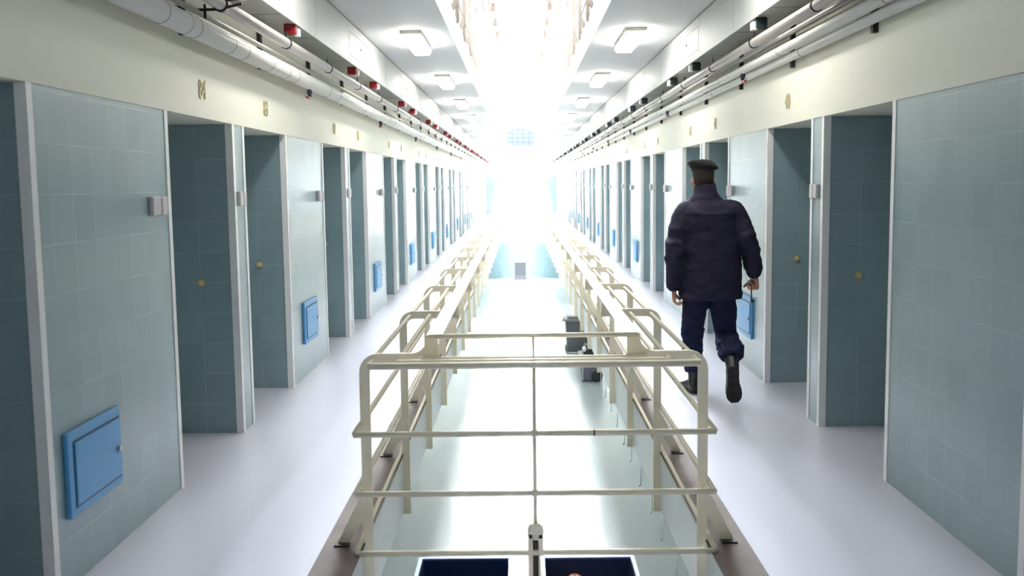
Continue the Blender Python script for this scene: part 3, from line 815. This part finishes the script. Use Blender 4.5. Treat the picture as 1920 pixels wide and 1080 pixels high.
# --- trousers
mb = MB().m('trouser')
mb.rings([ell((1.365, 7.55, 1.0), .17, .125, 34), ell((1.362, 7.55, .92), .182, .132, 34), ell((1.36, 7.55, .82), .186, .135, 34), ell((1.358, 7.55, .765), .165, .115, 34)])
limb(mb, spline([((1.285, 7.555, .88), .098, .108), ((1.262, 7.575, .74), .097, .104), ((1.258, 7.64, .60), .090, .094), ((1.258, 7.69, .50), .083, .088), ((1.266, 7.70, .38), .082, .086), ((1.270, 7.695, .27), .080, .083), ((1.276, 7.69, .195), .083, .086), ((1.278, 7.69, .175), .070, .07)], 5), 26)
limb(mb, spline([((1.44, 7.55, .88), .102, .11), ((1.455, 7.555, .76), .105, .108), ((1.475, 7.585, .62), .098, .10), ((1.492, 7.605, .515), .090, .092), ((1.495, 7.545, .43), .086, .088), ((1.495, 7.44, .385), .088, .088), ((1.495, 7.36, .345), .090, .088), ((1.494, 7.335, .33), .070, .07)], 5), 26)
def tf(c): return .7 + (1.1 if c.z < .5 else 0)
pob('trousers', remesh(mb, 'trousers', .008, 3, .012, 10, 11, tf, mk='trouser'))
# --- boots
def boot(ankle, heel, toe, solen, name_loc, shaft_top):
    """heel and toe = points on the sole line; solen = outward sole normal"""
    h_, t_, n_ = Vector(heel), Vector(toe), Vector(solen).normalized()
    ax = (t_ - h_); Lh = ax.length; ax.normalize(); n_ = (n_ - ax * n_.dot(ax)).normalized(); sx = ax.cross(n_).normalized()
    mb = MB().m('boot'); rr = []
    for f_, a_, hgt in ((0., .022, .05), (.04, .034, .07), (.15, .038, .085), (.3, .036, .095), (.45, .040, .082), (.6, .046, .066), (.75, .049, .054), (.88, .044, .045), (.96, .030, .036), (1., .012, .022)):
        c = h_ + ax * (Lh * f_) - n_ * (hgt / 2)
        rr.append(ell(c, a_ * 1.16, hgt / 2, 20, (sx, -n_), 2.6))
    mb.rings(rr)
    limb(mb, spline([(h_ + ax * .055 - n_ * .04, .042, .05), (Vector(ankle), .047, .05), (Vector(shaft_top), .056, .056)], 5), 20)
    me = remesh(mb, 'boot', .006, 3, mk='boot'); o = pob('boot', me)
    mb = MB().m('sole')
    out = []
    for f_, a_ in ((0., .018), (.03, .031), (.12, .037), (.3, .034), (.45, .036), (.6, .045), (.75, .049), (.88, .044), (.96, .031), (1., .012)): out.append((f_, a_))
    poly = [(Lh * f_, a_ * 1.17) for f_, a_ in out] + [(Lh * f_, -a_ * 1.17) for f_, a_ in out[::-1]]
    mb.prism(poly, lambda u, v, w: h_ + ax * u + sx * v + n_ * w, -.012, .010)
    for k in range(9):
        u0 = .02 + k * .029
        if .085 < u0 < .12: continue
        mb.prism([(u0, .028), (u0 + .014, .028), (u0 + .014, -.028), (u0, -.028)], lambda u, v, w: h_ + ax * u + sx * v + n_ * w, .010, .015)
    s_ = pob('sole', mb.mesh('sole'), o); s_.matrix_parent_inverse = Matrix.Identity(4)
    return o
boot((1.276, 7.70, .12), (1.285, 7.63, .016), (1.215, 7.895, .016), (0, 0, -1), None, (1.277, 7.69, .24))
boot((1.480, 7.27, .27), (1.468, 7.205, .285), (1.488, 7.235, .02), (0, -1, -.12), None, (1.493, 7.43, .385))
tag(person, 'officer in black beret and navy uniform walking away along the right gallery', 'person')
# key held in the right hand, with its cord
k = empty('cell_key', grip)
d_ = Vector((.0, .05, -1)).normalized()
MB().m('iron').tube([(0, 0, .02), tuple(d_ * .115)], .005, 8).obj('key_shaft', k)
MB().m('iron').box(-.002, .022, -.004, .010, -.115, -.095).obj('key_bit', k)
mb = MB().m('iron'); mb.tube([(.018 * math.cos(t), 0, .03 + .018 * math.sin(t)) for t in [2 * math.pi * q / 14 for q in range(15)]], .004, 6, caps=False); mb.obj('key_bow', k)
p0 = Vector((1.585, 7.50, 1.06)) - grip; mb = MB().m('greyplastic')
mb.tube([tuple(p0), tuple(p0 * .75 + Vector((0, -.01, -.05))), tuple(p0 * .4 + Vector((0, -.01, -.05))), (0, -.01, .03)], .0025, 6); mb.obj('cord', k)
tag(k, 'long dark cell key hanging from the right hand of the officer', 'key')
